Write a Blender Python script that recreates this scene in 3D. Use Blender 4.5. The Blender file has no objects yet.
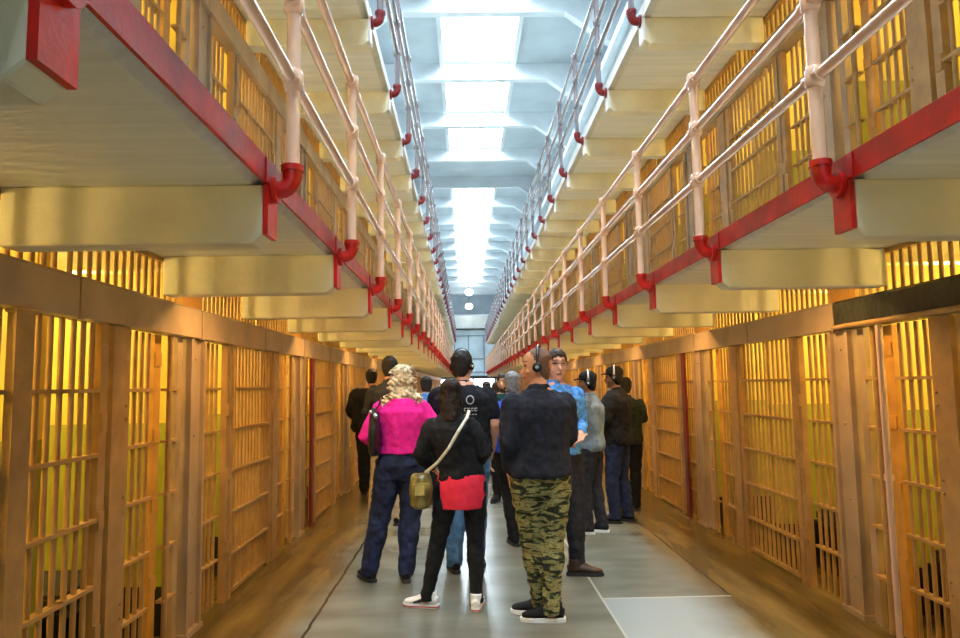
import bpy, bmesh, math, random
from mathutils import Vector, Matrix
random.seed(7)
S = bpy.context.scene
COL = S.collection
R = math.radians

# ------------------------------------------------------------------ materials
def nt(name):
    m = bpy.data.materials.new(name); m.use_nodes = True
    t = m.node_tree; p = t.nodes['Principled BSDF']
    return m, t, p

def mat(name, col, rough=.6, var=.12, scale=6, bump=.0, bscale=30, metal=0, stretch=(1, 1, 1), col2=None, spec=None, coat=0):
    m, t, p = nt(name)
    N, L = t.nodes.new, t.links.new
    tc = N('ShaderNodeTexCoord'); mp = N('ShaderNodeMapping'); mp.inputs['Scale'].default_value = stretch
    L(tc.outputs['Object'], mp.inputs['Vector'])
    no = N('ShaderNodeTexNoise'); no.inputs['Scale'].default_value = scale; no.inputs['Detail'].default_value = 6
    L(mp.outputs['Vector'], no.inputs['Vector'])
    rp = N('ShaderNodeValToRGB')
    c2 = col2 or tuple(c * (1 - 2 * var) for c in col)
    rp.color_ramp.elements[0].position = .3; rp.color_ramp.elements[1].position = .7
    rp.color_ramp.elements[0].color = (*c2, 1); rp.color_ramp.elements[1].color = (*[min(1, c * (1 + var)) for c in col], 1)
    L(no.outputs['Fac'], rp.inputs['Fac']); L(rp.outputs['Color'], p.inputs['Base Color'])
    p.inputs['Roughness'].default_value = rough; p.inputs['Metallic'].default_value = metal
    if spec is not None: p.inputs['Specular IOR Level'].default_value = spec
    if coat: p.inputs['Coat Weight'].default_value = coat
    if bump:
        n2 = N('ShaderNodeTexNoise'); n2.inputs['Scale'].default_value = bscale; n2.inputs['Detail'].default_value = 4
        L(mp.outputs['Vector'], n2.inputs['Vector'])
        b = N('ShaderNodeBump'); b.inputs['Strength'].default_value = bump; b.inputs['Distance'].default_value = .01
        L(n2.outputs['Fac'], b.inputs['Height']); L(b.outputs['Normal'], p.inputs['Normal'])
    return m

def emis(name, col, st):
    m, t, p = nt(name)
    p.inputs['Base Color'].default_value = (*col, 1)
    p.inputs['Emission Color'].default_value = (*col, 1); p.inputs['Emission Strength'].default_value = st
    return m

M = {}
M['bar'] = mat('tan painted steel', (.50, .29, .10), .42, .1, 9, .25, 60)
M['housing'] = mat('tan painted housing', (.50, .35, .21), .4, .13, 3, .15, 40)
M['darksteel'] = mat('worn dark green steel', (.035, .04, .028), .3, .3, 7, .6, 25, col2=(.012, .012, .01))
M['gold'] = mat('ochre painted plate', (.66, .33, .06), .45, .1, 7)
M['redpost'] = mat('dark red painted plate', (.20, .010, .006), .4, .15, 8)
M['red'] = mat('glossy red paint', (.62, .014, .008), .35, .25, 5, .2, 30)
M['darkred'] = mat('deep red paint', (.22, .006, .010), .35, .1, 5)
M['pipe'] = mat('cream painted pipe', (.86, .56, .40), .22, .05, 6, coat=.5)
M['pipe_up'] = mat('silhouette dark pipe', (.20, .16, .17), .25, .05, 6, coat=.4)  # upper rails: backlit silhouette shade put into the pipe colour
M['slab'] = mat('board marked grey paint', (.84, .83, .70), .6, .06, 3, .35, 12, stretch=(.4, 5, 5))
M['cream'] = mat('cream painted concrete', (.88, .82, .58), .5, .08, 3, .25, 25)
M['white_edge'] = mat('white painted edge', (.85, .85, .84), .45, .05, 4)
M['ceil'] = mat('pale blue white paint', (.55, .64, .70), .6, .08, 1.2, .1, 8)
M['beamw'] = mat('white beam paint', (.76, .82, .86), .55, .06, 1.5)
M['sky_pane'] = emis('daylit wired skylight glass', (.82, .93, 1.0), 17.0)
M['steelblack'] = mat('black painted steel', (.02, .02, .022), .5)
M['endwall'] = mat('blue grey end wall', (.66, .78, .86), .7, .12, .8)
M['endlight'] = mat('pale parapet paint', (.66, .70, .68), .6, .06, 1)
M['enddark'] = mat('dark blue grey paint', (.25, .31, .36), .7, .1, .8)
M['winglow'] = emis('daylit window glass', (.85, .93, 1), 3.0)
M['winglow2'] = emis('added end window glow', (.80, .92, 1), 6.0)  # glow for the added side windows by the end wall
M['lamp'] = emis('lit lamp globe', (1, .98, .92), 14)
M['bulb'] = emis('lit warm bulb', (1, .72, .35), 10)

def wallmat():
    m, t, p = nt('two tone cell wall paint')
    N, L = t.nodes.new, t.links.new
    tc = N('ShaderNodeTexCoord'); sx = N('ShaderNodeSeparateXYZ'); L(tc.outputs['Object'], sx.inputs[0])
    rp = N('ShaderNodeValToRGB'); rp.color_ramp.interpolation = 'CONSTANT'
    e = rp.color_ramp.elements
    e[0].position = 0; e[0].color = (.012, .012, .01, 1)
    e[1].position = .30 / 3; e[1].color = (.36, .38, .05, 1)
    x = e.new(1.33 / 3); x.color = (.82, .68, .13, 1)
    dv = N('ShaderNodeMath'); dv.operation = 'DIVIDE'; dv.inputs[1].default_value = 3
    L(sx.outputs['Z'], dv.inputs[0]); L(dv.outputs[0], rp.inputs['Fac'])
    no = N('ShaderNodeTexNoise'); no.inputs['Scale'].default_value = 3; no.inputs['Detail'].default_value = 6
    L(tc.outputs['Object'], no.inputs['Vector'])
    mr = N('ShaderNodeMapRange'); mr.inputs[3].default_value = .75; mr.inputs[4].default_value = 1.15
    L(no.outputs['Fac'], mr.inputs[0])
    mx = N('ShaderNodeVectorMath'); mx.operation = 'SCALE'
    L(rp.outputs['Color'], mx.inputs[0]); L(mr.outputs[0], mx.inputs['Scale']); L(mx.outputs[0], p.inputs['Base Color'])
    p.inputs['Roughness'].default_value = .5
    return m
M['cellwall'] = wallmat()

def floormat():
    m, t, p = nt('waxed concrete floor')
    N, L = t.nodes.new, t.links.new
    tc = N('ShaderNodeTexCoord'); sx = N('ShaderNodeSeparateXYZ'); L(tc.outputs['Object'], sx.inputs[0])
    def math_(op, a, b=None, clamp=False):
        n = N('ShaderNodeMath'); n.operation = op; n.use_clamp = clamp
        for i, v in enumerate((a, b)):
            if v is None: continue
            if isinstance(v, (int, float)): n.inputs[i].default_value = v
            else: L(v, n.inputs[i])
        return n.outputs[0]
    X, Y = sx.outputs['X'], sx.outputs['Y']
    def noise(scale, st, det=6):
        mp = N('ShaderNodeMapping'); mp.inputs['Scale'].default_value = st; L(tc.outputs['Object'], mp.inputs['Vector'])
        n = N('ShaderNodeTexNoise'); n.inputs['Scale'].default_value = scale; n.inputs['Detail'].default_value = det
        L(mp.outputs['Vector'], n.inputs['Vector']); return n.outputs['Fac']
    n1 = noise(1.6, (.7, 1.6, 1), 3); n2 = noise(2.5, (2.2, .35, 1)); n3 = noise(22, (1, 3, 1)); nw = noise(1.2, (1, 1, 1))
    Xw = math_('ADD', X, math_('MULTIPLY', math_('SUBTRACT', nw, .5), .5))
    # centre concrete
    r1 = N('ShaderNodeValToRGB'); r1.color_ramp.elements[0].position = .2; r1.color_ramp.elements[1].position = .8
    r1.color_ramp.elements[0].color = (.085, .09, .065, 1); r1.color_ramp.elements[1].color = (.23, .235, .20, 1)
    L(math_('ADD', math_('MULTIPLY', n1, .92), math_('MULTIPLY', n3, .08)), r1.inputs['Fac'])
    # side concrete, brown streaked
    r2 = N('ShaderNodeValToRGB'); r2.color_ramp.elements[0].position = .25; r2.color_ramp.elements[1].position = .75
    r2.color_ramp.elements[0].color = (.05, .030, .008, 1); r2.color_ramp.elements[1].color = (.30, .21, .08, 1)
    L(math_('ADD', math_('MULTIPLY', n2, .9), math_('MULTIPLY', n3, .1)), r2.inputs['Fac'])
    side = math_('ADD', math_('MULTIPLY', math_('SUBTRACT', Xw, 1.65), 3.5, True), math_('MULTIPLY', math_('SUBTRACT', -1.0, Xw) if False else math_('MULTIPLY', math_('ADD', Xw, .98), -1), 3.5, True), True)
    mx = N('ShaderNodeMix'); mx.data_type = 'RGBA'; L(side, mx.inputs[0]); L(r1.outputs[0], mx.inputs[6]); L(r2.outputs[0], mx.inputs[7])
    # lighter bluish repair slab x .95 .. 1.75, y < 5.2
    pa = math_('MULTIPLY', math_('MULTIPLY', math_('GREATER_THAN', X, .96), math_('LESS_THAN', Y, 5.2)), math_('SUBTRACT', 1, math_('MULTIPLY', math_('SUBTRACT', Xw, 1.45), 2.2, True)))
    mx2 = N('ShaderNodeMix'); mx2.data_type = 'RGBA'; L(pa, mx2.inputs[0]); L(mx.outputs[2], mx2.inputs[6]); mx2.inputs[7].default_value = (.27, .305, .31, 1)
    # joints
    def line(coord, pos, w):
        return math_('LESS_THAN', math_('ABSOLUTE', math_('SUBTRACT', coord, pos)), w)
    xj = math_('ADD', X, math_('MULTIPLY', math_('SUBTRACT', noise(6, (1, 1, 1)), .5), .035))
    jd = math_('ADD', line(xj, -1.04, .010), 0)
    for yy in (10.2, 15.2, 20.2): jd = math_('ADD', jd, line(Y, yy, .012), True)
    jd = math_('ADD', jd, math_('MULTIPLY', line(xj, 1.90, .009), math_('GREATER_THAN', Y, 5.2)), True)
    jl = math_('ADD', line(X, .96, .009), math_('MULTIPLY', line(Y, 5.2, .012), math_('MULTIPLY', math_('GREATER_THAN', X, .95), math_('LESS_THAN', X, 1.9))), True)
    mx3 = N('ShaderNodeMix'); mx3.data_type = 'RGBA'; L(jd, mx3.inputs[0]); L(mx2.outputs[2], mx3.inputs[6]); mx3.inputs[7].default_value = (.02, .02, .02, 1)
    mx4 = N('ShaderNodeMix'); mx4.data_type = 'RGBA'; L(jl, mx4.inputs[0]); L(mx3.outputs[2], mx4.inputs[6]); mx4.inputs[7].default_value = (.36, .38, .36, 1)
    L(mx4.outputs[2], p.inputs['Base Color'])
    p.inputs['Roughness'].default_value = .27
    b = N('ShaderNodeBump'); b.inputs['Strength'].default_value = .12; b.inputs['Distance'].default_value = .003
    L(n3, b.inputs['Height']); L(b.outputs['Normal'], p.inputs['Normal'])
    return m
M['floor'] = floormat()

# ------------------------------------------------------------------ mesh helpers
def box(bm, x0, x1, y0, y1, z0, z1):
    v = [bm.verts.new(p) for p in ((x0, y0, z0), (x1, y0, z0), (x1, y1, z0), (x0, y1, z0), (x0, y0, z1), (x1, y0, z1), (x1, y1, z1), (x0, y1, z1))]
    for f in ((0, 3, 2, 1), (4, 5, 6, 7), (0, 1, 5, 4), (1, 2, 6, 5), (2, 3, 7, 6), (3, 0, 4, 7)):
        bm.faces.new([v[i] for i in f])

def prism(bm, pts, axis, a, b):
    # pts 2D outline in the two other axes, extruded along axis from a to b
    def P(p, c):
        return {'x': (c, p[0], p[1]), 'y': (p[0], c, p[1]), 'z': (p[0], p[1], c)}[axis]
    A = [bm.verts.new(P(p, a)) for p in pts]; B = [bm.verts.new(P(p, b)) for p in pts]
    n = len(pts)
    bm.faces.new(A); bm.faces.new(B[::-1])
    for i in range(n): bm.faces.new((A[i], B[i], B[(i + 1) % n], A[(i + 1) % n]))

def tube(bm, pts, rad, n=10, ref=(1, 0, 0), refs=None, round_ends=False):
    """closed loft through pts; rad = list of r or (ra, rb); ra along the ref axis"""
    pts = [Vector(p) for p in pts]; rad = [(r, r) if isinstance(r, (int, float)) else tuple(r) for r in rad]
    refs = [Vector(r) for r in refs] if refs else [Vector(ref)] * len(pts)
    if round_ends:
        t0 = (pts[0] - pts[1]).normalized(); t1 = (pts[-1] - pts[-2]).normalized()
        r0, r1 = rad[0], rad[-1]; m0, m1 = min(r0), min(r1)
        pts = [pts[0] + t0 * m0 * .9, pts[0] + t0 * m0 * .6] + pts + [pts[-1] + t1 * m1 * .6, pts[-1] + t1 * m1 * .9]
        rad = [(r0[0] * .35, r0[1] * .35), (r0[0] * .78, r0[1] * .78)] + rad + [(r1[0] * .78, r1[1] * .78), (r1[0] * .35, r1[1] * .35)]
        refs = [refs[0]] * 2 + refs + [refs[-1]] * 2
    rings = []
    for i, p in enumerate(pts):
        t = (pts[min(i + 1, len(pts) - 1)] - pts[max(i - 1, 0)]).normalized()
        a = refs[i] - t * refs[i].dot(t)
        if a.length < 1e-3: a = Vector((0, 1, 0)) - t * t.y
        if a.length < 1e-3: a = Vector((0, 0, 1)) - t * t.z
        a.normalize(); b = t.cross(a)
        rings.append([bm.verts.new(p + a * math.cos(2 * math.pi * k / n) * rad[i][0] + b * math.sin(2 * math.pi * k / n) * rad[i][1]) for k in range(n)])
    for i in range(len(rings) - 1):
        for k in range(n): bm.faces.new((rings[i][k], rings[i][(k + 1) % n], rings[i + 1][(k + 1) % n], rings[i + 1][k]))
    bm.faces.new(rings[0][::-1]); bm.faces.new(rings[-1])

def ball(bm, c, r, n=10):
    c = Vector(c); r = Vector(r) if not isinstance(r, (int, float)) else Vector((r, r, r))
    bmesh.ops.create_uvsphere(bm, u_segments=n, v_segments=max(6, n * 2 // 3), radius=1, matrix=Matrix.Translation(c) @ Matrix.Diagonal((r.x, r.y, r.z, 1)))

def mesh(name, bm, m, smooth=False):
    me = bpy.data.meshes.new(name)
    bmesh.ops.recalc_face_normals(bm, faces=bm.faces); bm.to_mesh(me); bm.free()
    for x in (m if isinstance(m, (list, tuple)) else [m]): me.materials.append(x)
    if smooth:
        for p in me.polygons: p.use_smooth = True
        try: me.set_sharp_from_angle(angle=R(50))
        except Exception: pass
    return me

def link(name, me, parent=None, loc=(0, 0, 0)):
    o = bpy.data.objects.new(name, me); COL.objects.link(o); o.location = loc
    if parent: o.parent = parent
    return o

def obj(name, bm, m, parent=None, loc=(0, 0, 0), smooth=False):
    return link(name, mesh(name, bm, m, smooth), parent, loc)

def thing(name, label, cat, loc=(0, 0, 0), group=None, rz=0):
    o = bpy.data.objects.new(name, None); COL.objects.link(o); o.location = loc; o.rotation_euler.z = rz
    o.empty_display_size = .1
    o['label'] = label; o['category'] = cat
    if group: o['group'] = group
    return o

def tag(o, label, cat, group=None):
    o['label'] = label; o['category'] = cat
    if group: o['group'] = group
    return o

def struct(name, bm, m, loc=(0, 0, 0)):
    o = obj(name, bm, m, None, loc); o['kind'] = 'structure'; return o

ORD = 'first second third fourth fifth sixth seventh eighth ninth tenth eleventh twelfth thirteenth fourteenth fifteenth sixteenth seventeenth eighteenth nineteenth twentieth'.split()
def ordw(i):
    if i < 20: return ORD[i]
    if i == 29: return 'thirtieth'
    if i < 29: return 'twenty-' + ORD[i - 20]
    return 'thirty-' + ORD[i - 30]

# ------------------------------------------------------------------ dimensions
XL, XR = -1.82, 2.60            # cell front planes
EL, ER = -0.78, 1.56            # walkway edges
PL, PR = 4.68, 4.74             # pillar rows
PITCH = 1.48
YEND = 51.3
CZ = 9.0
ZL = 2.30                       # storey height
Y0B = PL - 4 * PITCH            # block start  -1.24
NCELL = 35
YB = -6.0

# ------------------------------------------------------------------ cell fronts
def bars(bm, s, y0, y1, z0, z1, u=.03, r=.0135, step=.083):
    n = max(1, int(round((y1 - y0) / step)))
    for i in range(n):
        y = y0 + (i + .5) * (y1 - y0) / n
        tube(bm, [(s * u, y, z0), (s * u, y, z1)], [r, r], 8)
def straps(bm, s, y0, y1, z0, u=.03, top=True):
    for z in (.31, .62, .93, 1.24, 1.55):
        if z > z0 + .08: box(bm, s * (u - .024), s * (u + .024), y0, y1, z - .009, z + .009)
def plate(bm, s, y0, y1, z0, z1, u0=0, u1=.05):
    box(bm, *sorted((s * u0, s * u1)), y0, y1, z0, z1)

CF = {}
def cell_meshes(s, kind, z0):
    key = (s, kind, z0)
    if key in CF: return CF[key]
    d = []
    zt = 1.88
    # fixed grille
    bm = bmesh.new()
    if kind == 'A': gy = (.17, .60)
    else: gy = (.56, .96)
    bars(bm, s, gy[0], gy[1], z0, zt); straps(bm, s, gy[0], gy[1], z0)
    d.append(('bar_grille', mesh('bar_grille', bm, M['bar'], True), None))
    # sliding door
    bm = bmesh.new()
    dy = (.79, 1.475) if kind == 'A' else (.005, .25)
    bars(bm, s, dy[0], dy[1], z0 + .03, zt, -.02); straps(bm, s, dy[0] - .02, dy[1] + .02, z0, -.02)
    box(bm, *sorted((-s * .035, -s * .005)), dy[0], dy[1], z0 + .02, z0 + .05)
    d.append(('door', mesh('door', bm, M['bar'], True), [('door_stile', None)]))
    bm = bmesh.new()
    py = (.61, .74) if kind == 'A' else (.27, .54)
    plate(bm, s, py[0], py[0] + (.07 if kind == 'B' else .06), z0, zt, -.035, .01); plate(bm, s, py[0] + (.10 if kind == 'B' else .068), py[1], z0, zt, -.045, .03)
    for z in (.40, .93, 1.40):     # lock straps and rivet heads
        if z > z0 + .1:
            plate(bm, s, py[0] + .0, py[0] + .05, z - .05, z + .04, -.05, -.03)
            ball(bm, (-s * .048, py[1] - .03, z), .009, 6); ball(bm, (-s * .048, py[1] - .03, z + .07), .009, 6)
    d.append(('door_post', mesh('door_post', bm, M['bar'], True), None))
    if kind == 'B':
        bm = bmesh.new(); plate(bm, s, .98, 1.07, z0, zt, .02, .05)
        for z in (.45, .9, 1.3, 1.75):
            if z > z0 + .1: plate(bm, s, .985, 1.065, z - .06, z + .02, .012, .022)
        d.append(('strike_plate', mesh('strike_plate', bm, M['gold']), None))
        bm = bmesh.new()
        tube(bm, [(-s * .02, 1.11, z0), (-s * .02, 1.11, zt)], [.017, .017], 10)
        tube(bm, [(s * .01, 1.18, z0), (s * .01, 1.18, zt)], [.011, .011], 8)
        for z in (.31, .62, .93, 1.24, 1.55):
            if z > z0 + .08: box(bm, *sorted((-s * .03, s * .02)), 1.08, 1.25, z - .008, z + .008)
        d.append(('operating_rod', mesh('operating_rod', bm, M['bar'], True), None))
        bm = bmesh.new(); plate(bm, s, 1.24, 1.31, z0, zt, -.01, .03)
        d.append(('jamb_plate', mesh('jamb_plate', bm, M['housing']), None))
    # lock housing beam
    bm = bmesh.new()
    prism(bm, [(-s * .07, 1.885), (s * .04, 1.885), (s * .04, 2.08), (-s * .05, 2.08), (-s * .07, 2.06)], 'y', .004, PITCH - .004)
    box(bm, *sorted((-s * .074, -s * .06)), .0, .03, 1.875, 2.07)
    d.append(('lock_housing', mesh('lock_housing', bm, M['housing']), None))
    # transom bars above the housing
    bm = bmesh.new()
    bars(bm, s, .16 if kind == 'A' else .02, 1.46 if kind == 'A' else 1.30, 2.06, 2.345, .02)
    box(bm, *sorted((s * .0, s * .04)), .16, PITCH - .16, 2.32, 2.345)
    d.append(('transom_grille', mesh('transom_grille', bm, M['bar'], True), None))
    bm = bmesh.new(); plate(bm, s, 0 if kind == 'A' else 1.32, .15 if kind == 'A' else PITCH, 2.06, 2.345, .0, .03)
    d.append(('transom_plate', mesh('transom_plate', bm, M['gold']), None))
    CF[key] = d
    return d

PILM = {}
def pillar_mesh(s, z0):
    if (s, z0) in PILM: return PILM[(s, z0)]
    bm = bmesh.new()
    a, b = -.125, .125
    # channel section with folded lips
    plate(bm, s, a, b, z0, 1.88, -.03, .09)
    plate(bm, s, a, a + .035, z0, 1.88, -.055, -.03); plate(bm, s, b - .035, b, z0, 1.88, -.055, -.03)
    if z0 < .1: plate(bm, s, a - .01, b + .01, z0, .03, -.065, .09)
    for z in (.25, .75, 1.25, 1.75):
        ball(bm, (-s * .032, 0, z), .011, 6)
    PILM[(s, z0)] = mesh('steel_pillar', bm, M['housing'], True)
    return PILM[(s, z0)]

storey = ['ground floor', 'first gallery']
for lv in (0, 1):
    z0 = .0 if lv == 0 else .152
    for side, s, X, P in (('left', -1, XL, PL), ('right', 1, XR, PR)):
        start = P - 2 * PITCH
        k = 0
        for i in range(33):
            y = start + i * PITCH
            if lv == 0 and i < 0: continue
            kind = 'A' if i % 2 == 0 else 'B'
            if y + PITCH > YEND + .5: break
            t = thing('cell_front', f'tan barred cell front on the {side} of the {storey[lv]}, {ordw(k)} one from the viewer', 'cell front',
                      (X, y, lv * ZL), f'barred cell fronts, {side} {storey[lv]}')
            for nm, me, _ in cell_meshes(s, kind, z0):
                o = link(nm, me, t)
                if nm == 'strike_plate': o['label'] = 'ochre strike plate'
                if nm == 'lock_housing' and side == 'right' and lv == 0 and i <= 1:
                    me2 = me.copy(); me2.materials.clear(); me2.materials.append(M['darksteel']); o.data = me2
                    o['label'] = 'dark worn green steel housing'
                    bm = bmesh.new(); tube(bm, [(-s * .085, .01, 1.90), (-s * .085, PITCH - .01, 1.90)], [.016, .016], 8)
                    link('rail_pipe', mesh('rail_pipe', bm, M['bar'], True), o)
            if lv == 0 and i == 4:     # dark red door edge next to an open cell
                bm = bmesh.new(); plate(bm, s, .40, .50, z0, 1.88, -.07, -.04)
                e = obj('door_edge', bm, M['redpost'], t); e['label'] = 'dark red painted door edge'
            k += 1
        k = 0
        for i in range(17):
            y = start + 2 * i * PITCH
            if y > YEND: break
            o = link('steel_pillar', pillar_mesh(s, z0), None, (X, y, lv * ZL))
            tag(o, f'tan steel pillar between barred fronts, {side} of the {storey[lv]}, {ordw(k)} from the viewer', 'pillar', f'steel pillars, {side} {storey[lv]}')
            k += 1
# single posts in front of the nearest fronts
bm = bmesh.new(); box(bm, -.02, .015, -.06, .06, 0, 1.86); box(bm, -.025, .02, -.07, .07, 0, .02); box(bm, -.025, .02, -.07, .07, 1.86, 1.875)
tag(obj('steel_post', bm, M['bar'], None, (XL + .065, 2.80, 0)), 'flat pale tan post at the left edge before the nearest bars', 'post')
bm = bmesh.new(); tube(bm, [(0, 0, 0), (0, 0, 1.87)], [.02, .02], 12); tube(bm, [(0, 0, 0), (0, 0, .02)], [.035, .035], 12); tube(bm, [(0, 0, .95), (0, 0, .99)], [.028, .028], 12)
tag(obj('pipe_post', bm, M['pipe'], None, (XR - .12, 4.14, 0), True), 'thin pale pipe post before the nearest cell on the right', 'post')

# ------------------------------------------------------------------ cell block walls (setting)
def block(side, s, X, P):
    bx = lambda bm, u0, u1, *r: box(bm, *sorted((X + s * u0, X + s * u1)), *r)
    for lv in (0, 1):
        bm = bmesh.new()
        zb = .0 if lv == 0 else .15
        y = P - 4 * PITCH
        while y < YEND + .1:
            bx(bm, .10, 2.75, y - .05, y + .05, zb, 2.32); y += PITCH
        bx(bm, 2.6, 2.75, P - 4 * PITCH, YEND, zb, 2.32)
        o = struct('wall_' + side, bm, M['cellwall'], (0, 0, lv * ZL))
    bm = bmesh.new()
    for z in (2.35, 4.65):
        bx(bm, .0, 2.75, YB, YEND + .2, z, z + .10)
    struct('ceiling_' + side, bm, M['cream'])
    bm = bmesh.new(); bx(bm, .0, 2.75, YB, YEND + .2, 4.75, 7.0); bx(bm, -.15, 2.9, YB, YEND + .3, 7.0, 7.12)
    bx(bm, .0, 2.75, YEND + .05, YEND + .2, 0, 4.65)
    bx(bm, .0, 2.75, YB, P - 4 * PITCH - .06, 0, 4.65)
    struct('wall_upper_' + side, bm, M['ceil'])
block('left', -1, XL, PL); block('right', 1, XR, PR)

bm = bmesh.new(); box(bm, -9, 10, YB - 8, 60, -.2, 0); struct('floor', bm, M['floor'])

# dark bunks inside the nearest cells
def bunk(side, s, X, y, lab):
    t = thing('bunk', lab, 'bunk', (X + s * 1.3, y, 0), 'bunks inside the nearest cells')
    bm = bmesh.new(); box(bm, -.95, .95, -.3, .3, .33, .36)
    for a in (-.9, .9):
        for b in (-.27, .27): tube(bm, [(a, b, 0), (a, b, .42)], [.015, .015], 8)
    obj('frame', bm, M['steelblack'], t)
    bm = bmesh.new(); box(bm, -.93, .93, -.29, .29, .36, .45); bmesh.ops.bevel(bm, geom=bm.edges[:], offset=.02, segments=2, affect='EDGES')
    obj('mattress', bm, mat('dark grey blanket', (.03, .03, .035), .9), t)
bunk('left', -1, XL, PL - .45, 'dark bunk seen through the nearest bars on the left')
bunk('right', 1, XR, PR - .45, 'dark bunk seen through the nearest bars on the right')
bunk('right', 1, XR, PR + PITCH - .45, 'dark bunk past the nearest pillar on the right')

# ------------------------------------------------------------------ walkways and railings
BY = [2.78 + PITCH * k for k in range(-2, 33)]
def walkway(side, s, X, E, lv):
    zb = 2.35 + (lv - 1) * ZL
    nm = ['', 'lower', 'upper'][lv]
    t = thing('gallery_walkway', f'{nm} {side} concrete walkway with ' + ('red painted edge' if lv == 1 else 'pale edge') + ' on projecting brackets', 'walkway', (X, 0, zb))
    w = abs(E - X)
    bx = lambda bm, u0, u1, *r: box(bm, *sorted((-s * u0, -s * u1)), *r)
    bm = bmesh.new(); prism(bm, [(-s * .005, 0), (-s * (w - .06), 0), (-s * (w - .004), .045), (-s * (w - .004), .10), (-s * .005, .10)], 'y', YB, YEND)
    obj('slab', bm, M['slab'], t)
    bm = bmesh.new(); bx(bm, w - .004, w + .008, YB, YEND, 0 if lv == 1 else .0, .105)
    o = obj('edge_strip', bm, M['red'] if lv == 1 else M['white_edge'], t); o['label'] = 'red painted steel edge' if lv == 1 else 'white painted steel edge'
    bm = bmesh.new(); prism(bm, [(-s * .01, -.235), (-s * (w - .05), -.235), (-s * (w - .008), -.20), (-s * (w - .01), 0), (-s * .01, 0)], 'y', -.065, .065)
    bmesh.ops.bevel(bm, geom=[e for e in bm.edges], offset=.006, segments=1, affect='EDGES')
    brm = mesh('bracket', bm, M['cream'])
    bm = bmesh.new(); bx(bm, w - .009, w + .012, -.066, .066, -.20, .0); bx(bm, w + .004, w + .014, -.10, .10, .005, .10)
    epm = mesh('end_plate', bm, M['red'] if lv == 1 else M['white_edge'])
    for y in BY:
        b = link('bracket', brm, t, (0, y, 0)); link('end_plate', epm, b)
    # railing
    z0 = zb
    px = E - s * .09
    rt = thing('pipe_railing', f'{nm} {side} gallery pipe railing of three rails with ' + ('bright red elbows' if lv == 1 else 'deep red elbows'), 'railing', (px, 0, z0))
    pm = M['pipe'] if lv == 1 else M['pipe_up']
    bm = bmesh.new()
    tube(bm, [(0, 0, .06), (0, 0, 1.10)], [.029, .029], 12)
    for z in (.45, .78, 1.10):
        tube(bm, [(0, 0, z - .045), (0, 0, z - .03), (0, 0, z + .03), (0, 0, z + .045)], [.034, .041, .041, .034], 12)
        tube(bm, [(0, -.06, z), (0, .06, z)], [.033, .033], 10)
    postm = mesh('post', bm, pm, True)
    bm = bmesh.new()
    pts = [(0, 0, .09), (0, 0, .045)]
    for k in range(1, 6):
        a = math.pi / 2 * k / 5; pts.append((s * (.05 - .05 * math.cos(a)), 0, .045 - .05 * math.sin(a) + 0))
    pts.append((s * .070, 0, -.005))
    tube(bm, pts, [.040, .040] + [.036] * 5 + [.036], 12, ref=(0, 1, 0))
    tube(bm, [(0, 0, .07), (0, 0, .095)], [.046, .046], 12)
    tube(bm, [(s * .056, 0, -.005), (s * .0755, 0, -.005)], [.055, .055], 14, ref=(0, 1, 0))
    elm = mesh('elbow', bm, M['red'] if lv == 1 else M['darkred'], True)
    for y in BY:
        p = link('post', postm, rt, (0, y, 0)); e = link('elbow', elm, p); e['label'] = 'red painted elbow'
    for z in (.45, .78, 1.10):
        bm = bmesh.new(); tube(bm, [(0, YB, z), (0, YEND - .3, z)], [.024, .024], 12); obj('rail', bm, pm, rt, smooth=True)
for lv in (1, 2):
    walkway('left', -1, XL, EL, lv); walkway('right', 1, XR, ER, lv)

# ------------------------------------------------------------------ ceiling, skylights, beams
SX0, SX1 = -.40, 1.16
SKY = [(a, a + 2.45) for a in (-4.6, -1.65, 1.3, 4.25, 7.2, 10.15, 13.1, 16.05, 19.0)] + [(24.75 + 2.95 * k, 24.75 + 2.95 * k + 2.45) for k in range(8)]
bm = bmesh.new()
box(bm, -9, SX0, YB - 8, 60, CZ, CZ + .2); box(bm, SX1, 10, YB - 8, 60, CZ, CZ + .2)
prev = YB - 8
for a, b in SKY:
    box(bm, SX0, SX1, prev, a, CZ, CZ + .2); prev = b
box(bm, SX0, SX1, prev, 60, CZ, CZ + .2)
struct('ceiling', bm, M['ceil'])
for i, (a, b) in enumerate(SKY):
    bm = bmesh.new()
    for x0, x1 in ((SX0 - .10, SX0), (SX1, SX1 + .10)): box(bm, x0, x1, a, b, CZ - .14, CZ - .002)
    fr = struct(f'window_{i+1}', bm, M['beamw'])
    bm = bmesh.new(); box(bm, SX0 + .002, SX1 - .002, a + .002, b - .002, CZ + .08, CZ + .1); o = obj('pane', bm, M['sky_pane'], fr)
    bm = bmesh.new()
    for k in range(1, 8): box(bm, SX0 + k * .195 - .006, SX0 + k * .195 + .006, a, b, CZ + .05, CZ + .07)
    for k in range(1, 5): box(bm, SX0, SX1, a + k * .49 - .006, a + k * .49 + .006, CZ + .05, CZ + .07)
    obj('glazing_bar', bm, M['beamw'], fr)
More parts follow.
